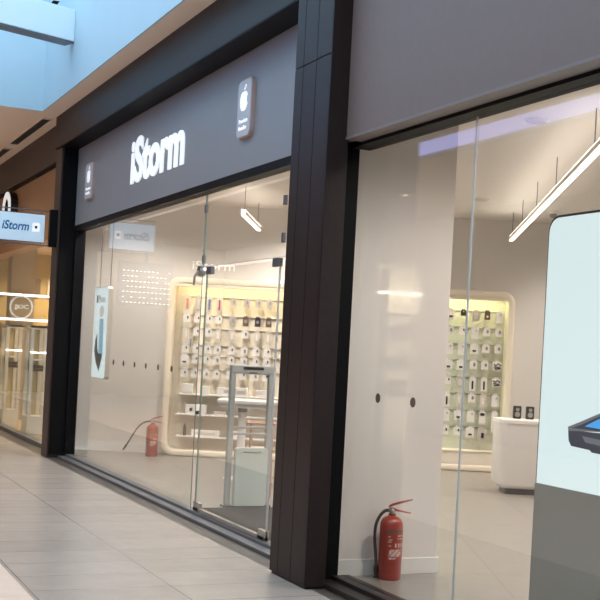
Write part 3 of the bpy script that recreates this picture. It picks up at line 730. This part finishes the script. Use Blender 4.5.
# ---------------------------------------------------------------- furniture in the shop
t = thing('counter_pedestal', 'white rounded counter on a dark recessed base beside the screen', 'counter', W(2.47, 14.0), AL)
b = MB(); P = rrect(1.0, .62, .10, 6); P2 = rrect(.96, .58, .08, 6, .02, .02); P3 = rrect(.90, .52, .06, 6, .05, .05)
b.ring([[(u, v, z) for u, v in Q] for Q, z in ((P3, .07), (P2, .09), (P, .13), (P, .86))], close=False).build('body', M['white'], t, True)
b = MB(); b.prism(rrect(1.02, .64, .11, 6, -.01, -.01), fz, .86, .90); b.build('top', M['card'], t)
b = MB(); b.prism(rrect(.80, .44, .05, 5, .10, .06), fz, 0, .07); b.build('recessed_base', M['ink'], t)
for s, lab in ((2.74, 'left of the two small black speakers on the white counter'), (2.90, 'right of the two small black speakers on the white counter')):
    t = thing('desk_speaker', lab, 'speaker', W(s, 14.45, .90), AL, 'small black speakers on the counter')
    MB().box(-.05, .05, -.035, .035, 0, .16, .012).build('cabinet', M['ink'], t)
    for z, r_ in ((.055, .032), (.115, .022)):
        MB().prism([(r_ * math.cos(k * PI / 8), z + r_ * math.sin(k * PI / 8)) for k in range(16)], fy, -.041, -.035).build('cone', M['grey_plastic'], t)
# security gate
t = thing('security_gate', 'grey upright security gate frame inside the doors', 'security gate', (.745, 10.88, 0))
w = .235
b = MB()
loops = []
def gate_loop(ins, y):
    W2 = w - ins; z1 = 1.43 - (ins if ins else 0); r_ = .03
    return [(-W2, y, 0), (-W2, y, z1 - r_), (-W2 + r_ * .3, y, z1 - r_ * .3), (-W2 + r_, y, z1), (W2 - r_, y, z1), (W2 - r_ * .3, y, z1 - r_ * .3), (W2, y, z1 - r_), (W2, y, 0)]
for sx in (-1, 1):
    x0, x1 = (-w, -w + .055) if sx < 0 else (w - .055, w)
    MB().box(x0, x1, -.03, .03, .02, 1.36, .008).build('upright', M['gate'], t)
MB().box(-w, w, -.034, .034, 1.34, 1.43, .012).build('top_bar', M['gate'], t)
MB().box(-.11, .11, -.038, -.034, 1.385, 1.412).build('alarm_lens', M['ink'], t)
MB().box(-.045, .045, -.037, -.034, 1.352, 1.362).build('slot', M['steel_dark'], t)
for z in (.735, .80): MB().box(-w + .05, w - .05, -.012, .012, z - .012, z + .012, .004).build('cross_bar', M['gate'], t)
MB().box(-w - .02, w + .02, -.06, .06, 0, .02, .004).build('foot_plate', M['steel_dark'], t)
MB().prism(rrect(.34, .58, .025, x=-.165, y=.02), fy, -.10, -.034).build('base_box', M['gate_box'], t, True)
MB().box(-.09, .10, -.104, -.10, .555, .566).build('box_slot', M['steel_dark'], t)
# high white table behind the gate
t = thing('high_table', 'high white table on a round post behind the gate', 'table', W(-.66, 14.15), AL)
MB().box(-.30, .42, -.30, .32, .93, .97, .01).build('tabletop', M['card'], t)
MB().box(-.25, .37, -.25, .27, .88, .93).build('apron', M['white'], t)
MB().lathe([(.001, 0), (.20, 0), (.20, .012), (.05, .03), (.05, .84), (.001, .84)], 20).build('post', M['card'], t, True)
MB().lathe([(.001, .82), (.056, .82), (.056, .88), (.001, .88)], 20).build('post_collar', M['grey_plastic'], t, True)
# copper wire stand
t = thing('wire_stand', 'copper coloured wire stand half hidden by the dark pillar', 'stand', W(-.39, 12.6), AL)
for x in (-.10, .14):
    for y in (-.12, .12):
        MB().tube([(x, y, 0), (x * .9, y * .9, .80)], .014, 6).build('leg', M['copper'], t, True)
for z in (.16, .52, .80): MB().tube([(-.13, -.12, z), (.16, -.12, z), (.16, .12, z), (-.13, .12, z), (-.13, -.12, z)], .014, 6).build('hoop', M['copper'], t, True)
MB().box(-.11, .14, -.11, .11, .522, .532).build('tray', M['card_clear'], t)

# ---------------------------------------------------------------- fire extinguishers
def extinguisher(loc, hose, label, rz=AL):
    t = thing('fire_extinguisher', label, 'fire extinguisher', loc, rz)
    r_ = .084
    MB().lathe([(.001, 0), (r_ * .92, 0), (r_, .015), (r_, .045), (r_ * .985, .05), (r_, .055), (r_, .375), (r_ * .96, .405), (r_ * .80, .432), (r_ * .5, .448), (.026, .455), (.026, .47), (.001, .47)], 32).build('cylinder', M['red'], t, True)
    # printed label: curved sheet standing just proud of the cylinder
    n, mz = 24, 30; a0, a1 = math.radians(-118), math.radians(-12); R1 = r_ + .0012
    b = MB()
    G = [[b.b.verts.new((R1 * math.cos(a0 + (a1 - a0) * k / n), R1 * math.sin(a0 + (a1 - a0) * k / n), .145 + .215 * j / mz)) for k in range(n + 1)] for j in range(mz + 1)]
    rows = {1: (4, 10), 2: (4, 12), 4: (3, 16), 5: (4, 19), 6: (4, 17), 7: (4, 20), 8: (4, 18), 9: (4, 16), 10: (5, 19), 14: (2, 6), 18: (2, 6), 20: (2, 7), 21: (13, 20), 23: (2, 6), 24: (13, 21)}
    for j in range(mz):
        for k in range(n):
            f = b.b.faces.new((G[j][k], G[j][k + 1], G[j + 1][k + 1], G[j + 1][k]))
            w_ = rows.get(j)
            if j >= 27: f.material_index = 2
            elif w_ and w_[0] <= k < w_[1] and (k * 7 + j * 5) % 6: f.material_index = 1
            elif 13 <= j <= 16 and k in (10, 11, 14, 15, 18, 19): f.material_index = 1
    b.build('printed_label', [M['red'], M['label_white'], M['brown_card']], t)
    MB().lathe([(.001, .47), (.022, .47), (.024, .49), (.016, .50), (.016, .515), (.001, .515)], 16).build('valve', M['chrome'], t, True)
    MB().prism([(-.03, .485), (.03, .488), (.13, .475), (.135, .482), (.04, .50), (.02, .508), (-.03, .505)], fy, -.011, .011).build('carrying_handle', M['red_dull'], t)
    MB().prism([(-.025, .512), (.0, .525), (.14, .572), (.142, .58), (.06, .562), (-.005, .54), (-.03, .522)], fy, -.011, .011).build('squeeze_lever', M['red'], t)
    MB().lathe([(.001, 0), (.014, 0), (.014, .012), (.001, .012)], 12).build('gauge', M['chrome'], t, True).location = (-.018, -.022, .49)
    h = MB().tube(hose, .0115, 10).build('hose', M['rubber'], t, True)
    e = Vector(hose[-1]); d = (e - Vector(hose[-2])).normalized()
    MB().tube([tuple(e - d * .03), tuple(e), tuple(e + d * .05), tuple(e + d * .06)], [.015, .016, .012, .018], 10).build('nozzle', M['ink'], h, True)
    return t
def curve(P, n=6):
    out = []
    P = [Vector(p) for p in P]
    for i in range(len(P) - 1):
        p0, p1, p2, p3 = P[max(i - 1, 0)], P[i], P[i + 1], P[min(i + 2, len(P) - 1)]
        for k in range(n):
            t = k / n
            out.append(tuple(.5 * ((2 * p1) + (p2 - p0) * t + (2 * p0 - 5 * p1 + 4 * p2 - p3) * t * t + (3 * p1 - p0 - 3 * p2 + p3) * t ** 3)))
    out.append(tuple(P[-1])); return out
extinguisher((.428, 7.29, 0), curve([(-.015, 0, .492), (-.05, -.005, .488), (-.085, -.01, .455), (-.112, -.012, .39), (-.118, -.012, .30), (-.108, -.012, .20), (-.100, -.012, .12), (-.098, -.012, .065)]), 'red fire extinguisher on the floor before the white pier wall')
extinguisher(W(-2.03, 16.45), curve([(-.015, 0, .492), (-.08, -.02, .49), (-.16, -.04, .45), (-.23, -.06, .36), (-.29, -.07, .25), (-.36, -.08, .13)]), 'distant red extinguisher with stray hose beside the left display')

# ================================================================= LIGHT, SKY, CAMERA
wd = bpy.data.worlds.new('sky'); sc.world = wd; wd.use_nodes = True
bg = wd.node_tree.nodes['Background']; bg.inputs[0].default_value = (.68, .85, 1.0, 1); bg.inputs[1].default_value = 3.6
def ceil_spot(x, y, z, e, label, col=(1, .9, .78), size=150):
    t = thing('mall_downlight', label, 'ceiling lamp', (x, y, z), 0, 'ceiling lamps in the mall')
    MB().lathe([(.09, 0), (.09, -.012), (.07, -.016), (.001, -.016)], 16).build('trim_ring', M['skirting'], t, True)
    ld = bpy.data.lights.new('lamp_beam', 'SPOT'); ld.energy = e; ld.color = col; ld.spot_size = math.radians(size); ld.spot_blend = .5; ld.shadow_soft_size = .1
    lo = bpy.data.objects.new('lamp_beam', ld); COL.objects.link(lo); lo.location = (0, 0, -.06); lo.parent = t
for k, y in enumerate((-2, 4, 10, 17, 23)):
    ceil_spot(-5.5, y, SO, 330, ('nearest', 'second', 'third', 'fourth', 'farthest')[k] + ' added mall lamp in the soffit across the void')  # unseen lamps, added to brighten the mall and its soffits
ceil_spot(-2.4, 18, SO, 200, 'added mall lamp in the far soffit beyond the void')  # also out of view, added for mall brightness
for k, (x, y) in enumerate(((1.6, 20.0), (3.0, 22.2), (1.4, 22.8))):
    ceil_spot(x, y, 3.3, 360, ('front', 'deeper', 'rear')[k] + ' warm ceiling lamp inside the neighbouring shop', (1, .74, .42))

cd = bpy.data.cameras.new('camera'); cam = bpy.data.objects.new('camera', cd); COL.objects.link(cam)
cd.sensor_width = 36; cd.sensor_fit = 'HORIZONTAL'; cd.lens = 36 * FOCAL / 600; cd.shift_y = 51 / 600; cd.clip_start = .05; cd.clip_end = 200
cr, sr = math.cos(ROLL), math.sin(ROLL); UP = Vector((0, 0, 1))
right = RT * cr + UP * sr; up = -RT * sr + UP * cr; back = -FW
mw = Matrix(((right.x, up.x, back.x, CAM.x), (right.y, up.y, back.y, CAM.y), (right.z, up.z, back.z, CAM.z), (0, 0, 0, 1)))
cam.matrix_world = mw
sc.camera = cam
vs = sc.view_settings; vs.view_transform = 'Standard'; vs.look = 'None'; vs.gamma = 1; vs.exposure = 0; vs.use_curve_mapping = False
